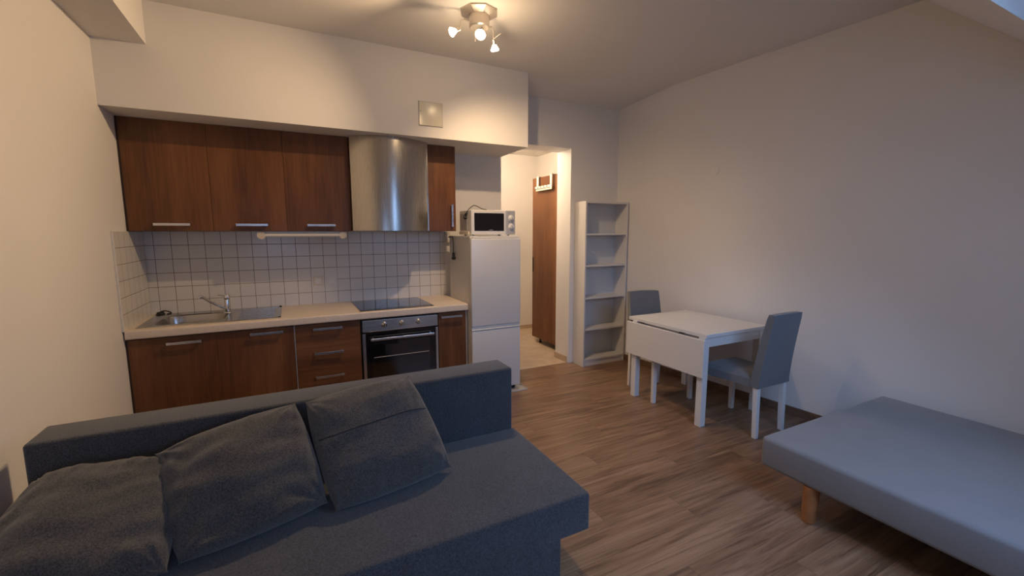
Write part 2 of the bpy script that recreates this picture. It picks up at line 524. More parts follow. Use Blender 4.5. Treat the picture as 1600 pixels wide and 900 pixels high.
# skirting boards
y0, y1 = 1.45, YP
struct('baseboard_right', prism([(xr(y0)-.014, y0), (xr(y0), y0), (xr(y1), y1), (xr(y1)-.014, y1)], 0, [.07]*4), M_SKIRT)
struct('baseboard_left', box(XL, XL+.012, YK, 3.75, 0, .06), M_SKIRT)
def hall_lamp():
    o = thing('ceiling_lamp', 'round frosted ceiling lamp lighting the hall beyond the opening', 'lamp', (2.36, 4.98, 2.72))
    obj('lamp_base', add_lathe(BM(), (2.36, 4.98, 2.72), [(.13, 0), (.13, -.02), (.12, -.025)]), M_WPLAST, o)
    obj('lamp_shade', add_lathe(BM(), (2.36, 4.98, 2.695), [(.12, 0), (.11, -.03), (.07, -.055), (.01, -.065)]), emit('lit_hall_shade', (1, .75, .45), 5), o, smooth=True)
    d = bpy.data.lights.new('hall_bulb', 'POINT'); d.energy = 44; d.color = (1, .78, .56); d.shadow_soft_size = .1
    l = bpy.data.objects.new('hall_bulb', d); COL.objects.link(l); l.parent = o; l.location = (0, 0, -.15)
hall_lamp()

# ------------------------------------------------------------------ tiles
struct('wall_tiles_back', box(XL+.01, 1.478, YB-.010, YB, .88, 1.556), M_TILE_B)
struct('wall_tiles_left', box(XL, XL+.010, 3.765, YB, .88, 1.556), M_TILE_L)
struct('trim_2', box(XL, XL+.013, 3.755, 3.765, .88, 1.56, bevel=.002), M_WPLAST)

# ------------------------------------------------------------------ base cabinets
def handle(parent, x0, x1, z, y, vertical=False, mat=None, name='handle'):
    bm = BM()
    if not vertical:
        add_box(bm, x0, x1, y-.034, y-.024, z-.0095, z+.0095, bevel=.0015)
        for x in (x0+.004, x1-.016): add_box(bm, x, x+.012, y-.026, y+.001, z-.008, z+.008)
    else:
        add_box(bm, x0-.0095, x0+.0095, y-.034, y-.024, z, vertical, bevel=.0015)
        for zz in (z+.004, vertical-.016): add_box(bm, x0-.008, x0+.008, y-.026, y+.001, zz, zz+.012)
    return obj(name, bm, mat or M_HANDLE, parent, off=parent.matrix_world.translation if False else OFF[0])
OFF = [None]

YD = 3.79   # door fronts
def front(name, cab, x0, x1, z0, z1, mat, hx0=None, hx1=None, hz=None, y=YD, th=.018):
    d = obj(name, box(x0+.0006, x1-.0006, y, y+th, z0+.0008, z1-.0008), mat, cab)
    OFF[0] = cab.location
    if hx0 is not None: handle(d, hx0, hx1, hz, y)
    return d

c = thing('sink_cabinet', 'wide walnut base cabinet with two doors under the sink', 'cabinet', (-.515, 3.81, 0))
obj('carcass', box(-1.03, -.001, 3.809, 4.44, .10, .715), M_CARC, c)
obj('front_rail', box(-1.03, -.001, 3.809, 3.83, .76, .815), M_CARC, c)
obj('filler_strip', box(-1.033, -1.022, YD+.002, 3.815, .08, .815), M_VENDARK, c)
front('door', c, -1.022, -.512, .10, .812, M_VEN[0], -.807, -.60, .768)
front('door', c, -.512, -.001, .10, .812, M_VEN[1], -.298, -.075, .780)
obj('plinth', box(-1.03, -.001, 3.85, 3.866, 0, .10), M_VENX, c)

c = thing('drawer_cabinet', 'walnut base cabinet with a stack of drawers beside the oven', 'cabinet', (.255, 3.81, 0))
obj('carcass', box(.001, .502, 3.809, 4.44, .10, .815), M_CARC, c)
for k, (a, b, hz) in enumerate(((.618, .812, .772), (.436, .618, .571), (.254, .436, .371), (.10, .254, .19))):
    front('drawer_front', c, .008, .500, a, b, M_VENX, .136, .358, hz)
obj('plinth', box(.001, .502, 3.85, 3.866, 0, .10), M_VENX, c)
obj('edge_strip', box(.0005, .0055, YD-.0005, 3.809, .10, .815), M_SILVER, c)

c = thing('narrow_cabinet', 'narrow walnut base cabinet between the oven and the fridge', 'cabinet', (1.33, 3.81, 0))
obj('carcass', box(1.182, 1.450, 3.809, 4.44, .10, .815), M_CARC, c)
front('door', c, 1.184, 1.450, .10, .812, M_VEN[2], 1.202, 1.408, .775)
obj('end_panel', box(1.4505, 1.462, YD, 4.44, 0, .815), M_SILVER, c)
obj('plinth', box(1.182, 1.450, 3.85, 3.866, 0, .10), M_VENX, c)

# oven
c = thing('built_in_oven', 'built-in electric oven with steel control panel and black glass door', 'oven', (.845, 3.81, 0))
obj('body', box(.506, 1.178, 3.812, 4.40, .10, .81), M_BLACK, c)
obj('top_gap', box(.506, 1.178, 3.80, 3.812, .808, .818), M_DARK, c)
obj('control_panel', box(.514, 1.172, 3.772, 3.812, .705, .806, bevel=.003), M_STEELX, c)
for k, x in enumerate((.697, .846, .994)):
    kn = obj('knob', add_lathe(BM(), (x, 3.772, .760), [(.024, 0), (.022, .006), (.019, .010), (.0175, .030), (.015, .033)], 28, (0, -1, 0)), M_CHROME, c, smooth=True)
    obj('knob_grip', box(x-.004, x+.004, 3.732, 3.742, .744, .776, bevel=.002), M_GREYMARK, kn, off=c.location)
dr = obj('door', box(.514, 1.172, 3.776, 3.812, .16, .698, bevel=.004), M_OVGL, c)
for x0, x1 in ((.513, .537), (1.150, 1.173)):
    obj('door_trim', box(x0, x1, 3.772, 3.790, .16, .690, bevel=.002), M_STEELX, dr, off=c.location)
obj('door_window', box(.585, 1.095, 3.7745, 3.777, .25, .60, bevel=.001), M_BLACKGL, dr, off=c.location)
obj('oven_rack', box(.60, 1.085, 3.7735, 3.7748, .475, .479), M_CREAM, dr, off=c.location)
bm = BM(); add_box(bm, .572, 1.128, 3.730, 3.744, .632, .652, bevel=.004)
for x in (.59, 1.095): add_box(bm, x, x+.014, 3.742, 3.778, .635, .649)
obj('handle', bm, M_HANDLE, dr, off=c.location)

# worktop with cut-out for the sink
bm = BM()
cx0, cx1, cy0, cy1 = XL+.010, 1.466, 3.762, 4.44
hx0, hx1, hy0, hy1 = -.93, -.44, 3.88, 4.36
z0, z1 = .821, .882
def ring(x0, x1, y0, y1): return [(x0, y0), (x1, y0), (x1, y1), (x0, y1)]
def holed_slab(bm, o, h, z0, z1):
    vo = {z: [bm.verts.new((x, y, z)) for x, y in o] for z in (z0, z1)}
    vh = {z: [bm.verts.new((x, y, z)) for x, y in h] for z in (z0, z1)}
    n = len(o)
    for i in range(n):
        j = (i+1) % n
        bm.faces.new((vo[z1][i], vo[z1][j], vh[z1][j], vh[z1][i]))
        bm.faces.new((vo[z0][j], vo[z0][i], vh[z0][i], vh[z0][j]))
        bm.faces.new((vo[z0][i], vo[z0][j], vo[z1][j], vo[z1][i]))
        bm.faces.new((vh[z0][j], vh[z0][i], vh[z1][i], vh[z1][j]))
holed_slab(bm, ring(cx0, cx1, cy0, cy1), ring(hx0, hx1, hy0, hy1), z0, z1)
es = [e for e in bm.edges if all(abs(v.co.y-cy0) < 1e-5 for v in e.verts) and abs(e.verts[0].co.z-e.verts[1].co.z) < 1e-5]
bmesh.ops.bevel(bm, geom=es, offset=.010, segments=4, profile=.5, affect='EDGES')
o = obj('worktop', bm, M_COUNTER, smooth=True)
tag(o, 'beige laminate kitchen worktop running over the base cabinets and oven', 'worktop')

# sink
def rrect(cx, cy, hx, hy, n=48, p=4.5):
    out = []
    for k in range(n):
        a = 2*pi*k/n; ca, sa = cos(a), sin(a)
        r = (abs(ca)**p + abs(sa)**p)**(-1/p)
        out.append((cx + hx*r*ca, cy + hy*r*sa))
    return out
def onrect(cx, cy, hx, hy, n=48):
    out = []
    for k in range(n):
        a = 2*pi*k/n; ca, sa = cos(a), sin(a)
        r = 1/max(abs(ca), abs(sa)); out.append((cx + hx*r*ca, cy + hy*r*sa))
    return out
s = thing('kitchen_sink', 'stainless steel inset sink with drainboard in the worktop corner', 'sink', (-.53, 4.14, .884))
bm = BM()
SX0, SXM, SX1, SY0, SY1 = -.985, -.435, -.085, 3.835, 4.425
zt = .8885
cxs, cys = (SX0+SXM)/2, (SY0+SY1)/2
outer = onrect(cxs, cys, (SXM-SX0)/2, (SY1-SY0)/2)
bcx, bcy = -.69, 4.085
loops = [[(x, y, z1+.001) for x, y in outer], [(x, y, zt) for x, y in onrect(cxs, cys, (SXM-SX0)/2-.003, (SY1-SY0)/2-.003)]]
for hx, hy, z in ((.222, .205, zt), (.214, .197, zt-.006), (.208, .190, zt-.03), (.195, .178, zt-.125), (.165, .15, zt-.150), (.03, .03, zt-.155)):
    loops.append([(x, y, z) for x, y in rrect(bcx, bcy, hx, hy)])
vl = [[bm.verts.new(p) for p in L] for L in loops]
for i in range(len(vl)-1):
    for k in range(48):
        bm.faces.new((vl[i][k], vl[i][(k+1) % 48], vl[i+1][(k+1) % 48], vl[i+1][k]))
bm.faces.new(vl[-1])
obj('bowl', bm, M_SINK, s, smooth=True)
bm = BM(); add_box(bm, SXM-.001, SX1, SY0, SY1, z1+.001, zt-.003)
add_box(bm, SXM-.001, SX1, SY0, SY0+.02, z1+.001, zt, bevel=.001); add_box(bm, SXM-.001, SX1, SY1-.09, SY1, z1+.001, zt, bevel=.001)
add_box(bm, SX1-.02, SX1, SY0, SY1, z1+.001, zt, bevel=.001)
for k in range(7):
    y = SY0+.06+k*.062
    add_box(bm, SXM+.05, SX1-.05, y, y+.012, zt-.004, zt-.0005, bevel=.001)
obj('drainboard', bm, M_SINK, s)
obj('drain', add_lathe(BM(), (bcx, bcy, zt-.154), [(.035, 0), (.035, .003), (.02, .004)]), M_CHROME, s)

f = thing('kitchen_faucet', 'chrome single-lever mixer tap with a long slanted spout', 'faucet', (-.478, 4.24, zt))
fx, fy = -.478, 4.24
obj('body', add_lathe(BM(), (fx, fy, zt), [(.032, 0), (.030, .006), (.022, .012), (.022, .105), (.020, .112)]), M_CHROME, f, smooth=True)
obj('spout', add_tube(BM(), smooth_path([(fx-.015, fy, zt+.035), (fx-.10, fy-.035, zt+.095), (fx-.155, fy-.07, zt+.148), (fx-.170, fy-.078, zt+.152), (fx-.175, fy-.08, zt+.138)], 6), .010, 14), M_CHROME, f, smooth=True)
bm = add_lathe(BM(), (fx, fy, zt+.113), [(.023, 0), (.025, .010), (.025, .026), (.018, .036), (.004, .039)])
add_box(bm, -.006, .006, -.075, 0, -.004, .004, bevel=.003, mat=Matrix.Translation((fx-.01, fy, zt+.142)) @ Matrix.Rotation(radians(-40), 4, 'Z') @ Matrix.Rotation(radians(-12), 4, 'X'))
obj('lever', bm, M_CHROME, f, smooth=True)

p = thing('sink_plug', 'small black rubber sink plug lying on the sink corner by the tiles', 'plug', (-.955, 4.385, zt))
obj('stopper', add_lathe(BM(), (-.955, 4.385, zt), [(.030, 0), (.032, .004), (.024, .014), (.024, .02), (.006, .022)]), M_BLACK, p, smooth=True)
obj('chain', add_tube(BM(), smooth_path([(-.955, 4.385, zt+.02), (-.93, 4.39, zt+.028), (-.90, 4.395, zt+.018), (-.885, 4.385, zt+.006), (-.91, 4.37, zt+.005)]), .005, 8), M_BLACK, p, smooth=True)

h = thing('cooktop', 'black glass ceramic cooktop set into the worktop above the oven', 'cooktop', (.83, 4.09, z1))
obj('glass_top', box(.508, 1.150, 3.805, 4.385, z1, z1+.006, bevel=.002), M_BLACKGL, h)
for x, y, r in ((.665, 3.95, .075), (.665, 4.23, .095), (.935, 3.95, .095), (.935, 4.23, .075)):
    bm = BM()
    n = 48
    a = [bm.verts.new((x+r*cos(2*pi*k/n), y+r*sin(2*pi*k/n), z1+.0062)) for k in range(n)]
    b = [bm.verts.new((x+(r-.003)*cos(2*pi*k/n), y+(r-.003)*sin(2*pi*k/n), z1+.0062)) for k in range(n)]
    for k in range(n): bm.faces.new((a[k], a[(k+1) % n], b[(k+1) % n], b[k]))
    obj('burner_ring', bm, M_GREYMARK, h)

# ------------------------------------------------------------------ upper cabinets
YU = 4.085
UZ0, UZ1 = 1.558, 2.360
for k, (x0, x1, hx0, hx1, lab) in enumerate((
        (-1.020, -.508, -.872, -.650, 'leftmost walnut wall cabinet, next to the left wall'),
        (-.507, .003, -.357, -.136, 'middle one of the three wide walnut wall cabinets'),
        (.004, .506, .152, .373, 'wide walnut wall cabinet directly left of the steel hood'))):
    c = thing('wall_cabinet', lab, 'cabinet', ((x0+x1)/2, 4.27, UZ0), 'wide wall cabinets over the sink')
    obj('carcass', box(x0, x1-.0005, YU+.019, 4.438, UZ0+.004, UZ1), M_CARC, c)
    front('door', c, x0, x1, UZ0, UZ1, M_VEN[(k+1) % 4], hx0, hx1, 1.608, y=YU)
    if k == 0: obj('filler_strip', box(-1.033, -1.0205, YU+.004, 4.10, UZ0, UZ1), M_VENDARK, c)
c = thing('narrow_wall_cabinet', 'narrow walnut wall cabinet right of the steel hood with vertical handle', 'cabinet', (1.33, 4.27, UZ0))
obj('carcass', box(1.184, 1.4765, YU+.019, 4.438, UZ0+.004, UZ1), M_CARC, c)
d = obj('door', box(1.1855, 1.4765, YU, YU+.018, UZ0, UZ1, bevel=.0012, seg=1), M_VEN[3], c)
OFF[0] = c.location
handle(d, 1.432, None, 1.600, YU, vertical=1.812)

# cooker hood: bowed steel front
c = thing('cooker_hood', 'bowed stainless steel cooker hood between the walnut wall cabinets', 'cooker hood', (.845, 4.2, UZ0))
bm = BM()
n = 40; X0, X1 = .509, 1.181
pts = []
for k in range(n+1):
    u = k/n; x = X0 + (X1-X0)*u
    y = 4.015 - .140*(1-(2*u-1)**2)
    pts.append((x, y))
pts += [(X1, 4.438), (X0, 4.438)]
a = [bm.verts.new((x, y, UZ0+.004)) for x, y in pts]; b = [bm.verts.new((x, y, UZ1)) for x, y in pts]
m = len(pts)
for i in range(m):
    j = (i+1) % m; bm.faces.new((a[i], a[j], b[j], b[i]))
bm.faces.new(a[::-1]); bm.faces.new(b)
obj('canopy', bm, M_STEEL, c, smooth=True)
obj('grease_filter', box(.56, 1.13, 4.02, 4.38, UZ0-.001, UZ0+.0035), M_SILVER, c)
obj('side_trim', box(1.1725, 1.1825, 4.008, 4.09, UZ0+.003, UZ1), M_STEEL, c)

# under-cabinet light
c = thing('under_cabinet_light', 'white tube light fixed beneath the wall cabinets', 'light', (.12, 4.14, UZ0))
obj('housing', box(-.196, .438, 4.115, 4.165, 1.508, 1.5575, bevel=.004), M_WPLAST, c)
obj('tube_cover', add_cyl(BM(), (-.18, 4.111, 1.524), (.42, 4.111, 1.524), .014, seg=16), M_TABLE, c, smooth=True)
for x in (-.192, .434):
    obj('end_cap', add_lathe(BM(), (x, 4.098, 1.524), [(.004, -.002), (.031, 0), (.031, .035), (.02, .04)], 20, (0, 1, 0)), M_CREAM, c, smooth=True)

# sockets in the tiles
for k, (x, lab) in enumerate(((.229, 'left white socket plate set flush in the tiles'), (.3435, 'right white socket plate set flush in the tiles'))):
    c = thing('wall_socket', lab, 'socket', (x, 4.44, 1.10), 'socket plates in the backsplash')
    obj('surround', box(x-.0555, x+.0555, 4.4375, 4.4402, .990+.002, 1.2155-.002), M_TILEPLAIN, c)
    obj('plate', box(x-.042, x+.042, 4.432, 4.438, 1.055, 1.140, bevel=.003), M_CREAM if k == 0 else M_WPLAST, c)
    obj('rocker', box(x-.026, x+.026, 4.429, 4.4325, 1.071, 1.124, bevel=.002), M_WPLAST, c)

# ------------------------------------------------------------------ fridge
c = thing('fridge_freezer', 'tall white fridge freezer standing beside the kitchen worktop', 'fridge', (1.73, 4.0, 0))
FX0, FX1, FY0, FY1, FZ = 1.470, 1.978, 3.68, 4.27, 1.503
obj('body', box(FX0, FX1, FY0+.055, FY1, .035, FZ, bevel=.004), M_FRIDGESIDE, c)
obj('top_panel', box(FX0-.001, FX1+.001, FY0+.03, FY1+.002, FZ-.012, FZ+.010, bevel=.004), M_FRIDGE, c)
obj('upper_door', box(FX0, FX1, FY0, FY0+.050, .672, FZ-.013, bevel=.010, seg=4), M_FRIDGE, c, smooth=True)
obj('lower_door', box(FX0, FX1, FY0, FY0+.050, .045, .632, bevel=.010, seg=4), M_FRIDGE, c, smooth=True)
obj('handle_ledge', box(FX0+.002, FX1-.002, FY0+.012, FY0+.05, .634, .672, bevel=.006, seg=3), M_FRIDGE, c, smooth=True)
obj('handle_lip', box(FX0, FX1, FY0-.004, FY0+.03, .634, .646, bevel=.005, seg=3), M_FRIDGE, c, smooth=True)
obj('plinth', box(FX0+.01, FX1-.05, FY0+.03, FY0+.055, .010, .040), M_DARK, c)
obj('hinge', box(FX0+.02, FX0+.07, FY0+.005, FY0+.06, FZ-.014, FZ+.004, bevel=.003), M_WPLAST, c)
for x in (FX0+.04, FX1-.04):
    for y in (FY0+.08, FY1-.06): obj('foot', add_cyl(BM(), (x, y, .006), (x, y, .036), .018, seg=16), M_BLACK, c)
bm = add_tube(BM(), smooth_path([(1.62, 4.28, FZ-.05), (1.56, 4.283, FZ-.012), (1.466, 4.282, FZ-.006), (1.456, 4.14, FZ-.004), (1.450, 4.10, FZ-.06), (1.450, 4.10, FZ-.17)], 10), .005, 8)
cd = obj('power_cord', bm, M_BLACK, c, smooth=True)
bm = add_tube(BM(), smooth_path([(1.450, 4.10, FZ-.155), (1.449, 4.10, FZ-.19), (1.449, 4.098, FZ-.215)], 5), .013, 12)
add_cyl(bm, (1.446, 4.105, FZ-.212), (1.452, 4.08, FZ-.208), .017, seg=16)
obj('plug', bm, M_BLACK, cd, off=c.location, smooth=True)

c = thing('drip_tray', 'shallow clear plastic tray on the floor under the fridge', 'tray', (1.74, 3.95, .0))
bm = box(1.46, 2.03, 3.62, 4.30, .0005, .003)
for a_ in ((1.46, 2.03, 3.62, 3.624), (1.46, 2.03, 4.296, 4.30), (1.46, 1.464, 3.62, 4.30), (2.026, 2.03, 3.62, 4.30)): add_box(bm, *a_, .0005, .014)
obj('tray', bm, M_TRAY, c)

# microwave
MZ = FZ+.022
c = thing('microwave', 'small white microwave with silver trim standing on top of the fridge', 'microwave', (1.73, 3.9, MZ))
MX0, MX1, MY0, MY1, MZ1 = 1.505, 1.960, 3.755, 4.06, 1.752
obj('body', box(MX0, MX1, MY0+.03, MY1, MZ, MZ1, bevel=.006), M_WPLAST, c)
obj('side_panel', box(MX0-.003, MX0+.001, MY0+.10, MY1-.02, MZ+.04, MZ1-.03, bevel=.001), M_SILVER, c)
d = obj('door', box(MX0, 1.862, MY0, MY0+.03, MZ, MZ1, bevel=.006), M_WPLAST, c)
obj('door_window', box(MX0+.030, 1.838, MY0-.002, MY0+.002, MZ+.035, MZ1-.028, bevel=.001), M_MWGL, d, off=c.location)
bm = BM()
for k in range(7): add_box(bm, 1.683+k*.006, 1.687+k*.006, MY0-.0026, MY0-.0018, MZ+.041, MZ+.046)
obj('lettering', bm, M_SILVER, d, off=c.location)
obj('control_panel', box(1.863, MX1, MY0+.001, MY0+.03, MZ, MZ1, bevel=.005), M_SILVER, c)
for z in (MZ+.155, MZ+.075):
    k_ = obj('dial', add_lathe(BM(), (1.914, MY0+.001, z), [(.030, 0), (.028, .004), (.020, .006), (.019, .018), (.016, .020)], 28, (0, -1, 0)), M_WPLAST, c, smooth=True)
    obj('dial_grip', box(1.910, 1.918, MY0-.024, MY0-.017, z-.018, z+.018, bevel=.002), M_SILVER, k_, off=c.location)
for z in (MZ+.198, MZ+.116): obj('dial_marking', box(1.888, 1.900, MY0-.0002, MY0+.002, z, z+.007), M_GREYMARK, c)
obj('base_rail', box(MX0-.014, MX0+.001, MY0+.05, MY1-.02, MZ, MZ+.030, bevel=.003), M_CREAM, c)
for x in (MX0+.04, MX1-.05):
    for y in (MY0+.05, MY1-.05): obj('foot', add_cyl(BM(), (x, y, FZ+.010), (x, y, MZ+.002), .012, seg=14), M_WPLAST, c)
cd = obj('power_cord', add_tube(BM(), smooth_path([(1.80, 4.075, 1.70), (1.80, 4.07, 1.765), (1.72, 4.00, 1.775), (1.60, 3.90, 1.80), (1.54, 3.86, 1.775), (1.503, 3.84, 1.745), (1.492, 3.85, 1.715)], 10), .004, 8), M_BLACK, c, smooth=True)
bm = add_tube(BM(), smooth_path([(1.495, 3.85, 1.725), (1.489, 3.855, 1.70), (1.489, 3.86, 1.68)], 5), .012, 12)
add_cyl(bm, (1.499, 3.86, 1.685), (1.474, 3.862, 1.682), .017, seg=16)
obj('plug', bm, M_BLACK, cd, off=c.location, smooth=True)

c = thing('socket_box', 'small white surface socket box on the wall left of the fridge top', 'socket', (1.47, 4.435, 1.48))
obj('box', box(1.472, 1.53, 4.41, 4.449, 1.44, 1.55, bevel=.004), M_CREAM, c)
obj('cover', box(1.482, 1.523, 4.405, 4.411, 1.455, 1.535, bevel=.003), M_WPLAST, c)

# access panel on bulkhead
c = thing('access_panel', 'square glossy cream access panel on the bulkhead above the hood', 'panel', (1.16, 3.80, 2.46))
obj('frame', box(1.054, 1.266, 3.797, 3.8005, 2.455, 2.656), M_GREYMARK, c)
obj('door', box(1.0575, 1.2625, 3.791, 3.799, 2.4585, 2.6525, bevel=.0015), M_PANEL, c)
obj('latch', add_cyl(BM(), (1.068, 3.788, 2.575), (1.068, 3.792, 2.575), .004, seg=12), M_GREYMARK, c)

# cover plate on right wall
yy = 2.9
ang = atan(.088)
o = obj('cover_plate', add_lathe(BM(), (xr(yy), yy, 2.13), [(.042, 0), (.042, .003), (.039, .005), (.002, .006)], 36, (-1, -.088, 0)), M_WALL, smooth=True)
tag(o, 'round white blank cover plate on the right wall above the table', 'cover plate')

# ------------------------------------------------------------------ ceiling spot lamp
LX, LY = 1.262, 2.955
c = thing('ceiling_spotlight', 'nickel ceiling spotlight with three lit swivel bulbs in front of the bulkhead', 'lamp', (LX, LY, ZC))
bm = BM()
a = radians(20)
mt = Matrix.Translation((LX, LY, ZC)) @ Matrix.Rotation(a, 4, 'Z')
# shallow flared ceiling plate (square with cut corners)
prof = [(.135, 0), (.132, -.010), (.075, -.030)]
rings = []
for r, z in prof:
    rings.append([bm.verts.new(mt @ Vector((r*q*cos(2*pi*k/8+pi/8), r*q*sin(2*pi*k/8+pi/8), z))) for k in range(8) for q in (1.0,)])
for i in range(2):
    for k in range(8): bm.faces.new((rings[i][k], rings[i][(k+1) % 8], rings[i+1][(k+1) % 8], rings[i+1][k]))
bm.faces.new(rings[0]); bm.faces.new(rings[-1][::-1])
obj('ceiling_plate', bm, M_LAMP, c)
obj('body', add_lathe(BM(), (LX, LY, ZC-.028), [(.070, 0), (.070, -.070), (.062, -.078), (.01, -.08)], 36), M_LAMP, c, smooth=True)
def spot_head(pivot, aim, arm_pts, glow, power, emi, r=.030, cone=125):
    """arm > bulb: swivel pin, holder, reflector bulb"""
    aim = Vector(aim).normalized(); pivot = Vector(pivot)
    arm = obj('arm', add_tube(BM(), arm_pts, .0055, 10), M_LAMP, c, smooth=True)
    bm = BM(); add_tube(bm, [pivot, pivot + aim*.03], .013, 14)
    ax = aim.cross(Vector((0, 0, 1))).normalized()
    if ax.length < .1: ax = Vector((1, 0, 0))
    add_tube(bm, [pivot - ax*.008, pivot + (ax*.06 - aim*.035)], .003, 8)
    obj('bulb_holder', bm, M_LAMP, arm, off=c.location, smooth=True)
    p = pivot + aim*.028
    obj('reflector', add_lathe(BM(), p, [(.012, 0), (.018, .012), (r, .034), (r, .040)], 24, aim), M_BULBS, arm, off=c.location, smooth=True)
    obj('bulb_face', add_lathe(BM(), p + aim*.0405, [(r*.97, 0), (r*.9, .002), (.002, .004)], 24, aim), emi, arm, off=c.location, smooth=True)
    d = bpy.data.lights.new('spot_bulb', 'SPOT'); d.energy = power; d.color = WARM
    d.spot_size = radians(cone); d.spot_blend = 1.0; d.shadow_soft_size = .02
    l = bpy.data.objects.new('spot_bulb', d); COL.objects.link(l); l.parent = c
    l.location = p + aim*.055 - c.location
    l.rotation_euler = aim.to_track_quat('-Z', 'Y').to_euler()
zb = ZC-.088
spot_head((1.115, 2.945, 2.905), (-.86, .02, -.42), [(LX-.03, LY-.01, zb), (1.15, 2.95, zb+.015), (1.125, 2.948, 2.96), (1.117, 2.945, 2.905)], None, 82, M_BULBS)
spot_head((1.272, 2.93, 2.930), (-.40, -.48, -.78), [(LX, LY, zb), (LX+.004, LY-.01, zb-.02), (1.272, 2.93, 2.930)], None, 72, M_BULB, r=.036)
spot_head((1.375, 2.965, 2.895), (.34, .40, -.85), [(LX+.03, LY, zb), (1.36, 2.96, zb+.012), (1.374, 2.965, 2.945), (1.375, 2.965, 2.895)], None, 70, M_BULBS)
obj('pin', add_cyl(BM(), (LX-.02, LY+.02, zb), (LX-.022, LY+.02, 2.86), .002, seg=8), M_LAMP, c)
# added fill point below the fitting, no bulb there; brightens ceiling and walls
d = bpy.data.lights.new('ceiling_fill', 'POINT'); d.energy = 7; d.color = WARM; d.shadow_soft_size = .05
l = bpy.data.objects.new('ceiling_fill', d); COL.objects.link(l); l.parent = c; l.location = Vector((1.262, 2.84, 2.72)) - c.location

# ------------------------------------------------------------------ hall cabinet and coat rack
c = thing('hall_cabinet', 'tall brown veneered cabinet with black feet standing in the hall', 'cabinet', (3.28, 4.95, 0))
HX, HY0, HY1 = 3.03, 4.56, 5.285
obj('carcass', box(HX+.02, 3.555, HY0, HY1-.002, .08, 2.262), M_VENX, c)
d = obj('door', box(HX, HX+.019, HY0, HY1, .078, 2.268, bevel=.0015), M_HALLDOOR, c)
obj('handle', box(HX-.022, HX-.010, HY1-.05, HY1-.035, 1.00, 1.20, bevel=.003), M_DARK, d, off=c.location)
for y in (HY0+.08, HY1-.13): 
    for x in (HX+.06, 3.50): obj('foot', add_lathe(BM(), (x, y, .001), [(.022, 0), (.022, .012), (.013, .02), (.013, .06), (.02, .08)], 18), M_BLACK, c, smooth=True)
c = thing('coat_rack', 'white over-door coat rack hooked on top of the hall cabinet door', 'coat rack', (3.01, 4.91, 2.12))
for y in (4.765, 5.095):
    bm = BM()
    add_box(bm, HX-.038, HX-.030, y-.022, y+.022, 2.10, 2.277, bevel=.002)
    add_box(bm, HX-.038, HX+.03, y-.022, y+.022, 2.2695, 2.277, bevel=.001)
    obj('strap', bm, M_CREAM, c)
obj('rail', box(HX-.046, HX-.036, 4.735, 5.125, 2.085, 2.145, bevel=.003), M_CREAM, c)
for k in range(5):
    y = 4.78+k*.075
    obj('hook', add_tube(BM(), smooth_path([(HX-.046, y, 2.115), (HX-.07, y, 2.105), (HX-.085, y, 2.115), (HX-.088, y, 2.135)], 5), .005, 8), M_GREYMARK, c, smooth=True)
o = obj('stick_on_hook', add_lathe(BM(), (HX, 5.19, 2.135), [(.016, 0), (.016, .008), (.01, .014), (.002, .016)], 18, (-1, 0, 0)), M_CREAM, smooth=True)
tag(o, 'small round white hook stuck on the hall cabinet door beside the coat rack', 'hook')

# ------------------------------------------------------------------ bookshelf
c = thing('bookshelf', 'narrow tall white open bookshelf standing against the pier by the opening', 'bookshelf', (3.25, 4.06, 0))
BX0, BX1, BY0, BY1, BZ = 2.945, 3.556, 3.958, 4.163, 1.888
for x0 in (BX0, BX1-.018): obj('side_panel', box(x0, x0+.018, BY0, BY1, 0, BZ, bevel=.001, seg=1), M_SHELF, c)
obj('top_panel', box(BX0+.0182, BX1-.0182, BY0, BY1, BZ-.020, BZ-.002), M_SHELF, c)
for z in (1.522, 1.165, .796, .428): obj('shelf_board', box(BX0+.0182, BX1-.0182, BY0+.006, BY1-.004, z-.009, z+.009), M_SHELF, c)
obj('bottom_board', box(BX0+.0182, BX1-.0182, BY0, BY1, .065, .083), M_SHELF, c)
obj('kickboard', box(BX0+.0182, BX1-.0182, BY0+.01, BY0+.026, 0, .065), M_SHELF, c)
obj('back_panel', box(BX0+.0182, BX1-.0182, BY1-.0035, BY1-.0005, .083, BZ-.02), M_SHELFB, c)

# ------------------------------------------------------------------ drop leaf table
c = thing('drop_leaf_table', 'white drop-leaf dining table with one leaf hanging down', 'table', (3.2, 2.67, 0))
obj('tabletop', box(2.838, 3.600, 2.238, 3.103, .727, .756, bevel=.003), M_TABLE, c)
obj('drop_leaf', box(2.807, 2.829, 2.232, 3.098, .412, .716, bevel=.003), M_TABLE, c)
bm = BM()
add_box(bm, 2.89, 3.52, 2.255, 2.275, .650, .727); add_box(bm, 2.89, 3.52, 3.03, 3.05, .650, .727)
add_box(bm, 2.862, 2.882, 2.31, 2.99, .650, .727); add_box(bm, 3.55, 3.57, 2.31, 2.99, .650, .727)
obj('apron', bm, M_TABLE, c)
for x in (2.834, 3.515):
    for y in (2.250, 2.995-.06+.055): obj('leg', box(x, x+.057, y, y+.057, 0, .727, bevel=.003), M_LEGW, c)
for y in (2.45, 2.90): obj('hinge', box(2.826, 2.842, y, y+.05, .722, .7272), M_DARK, c)

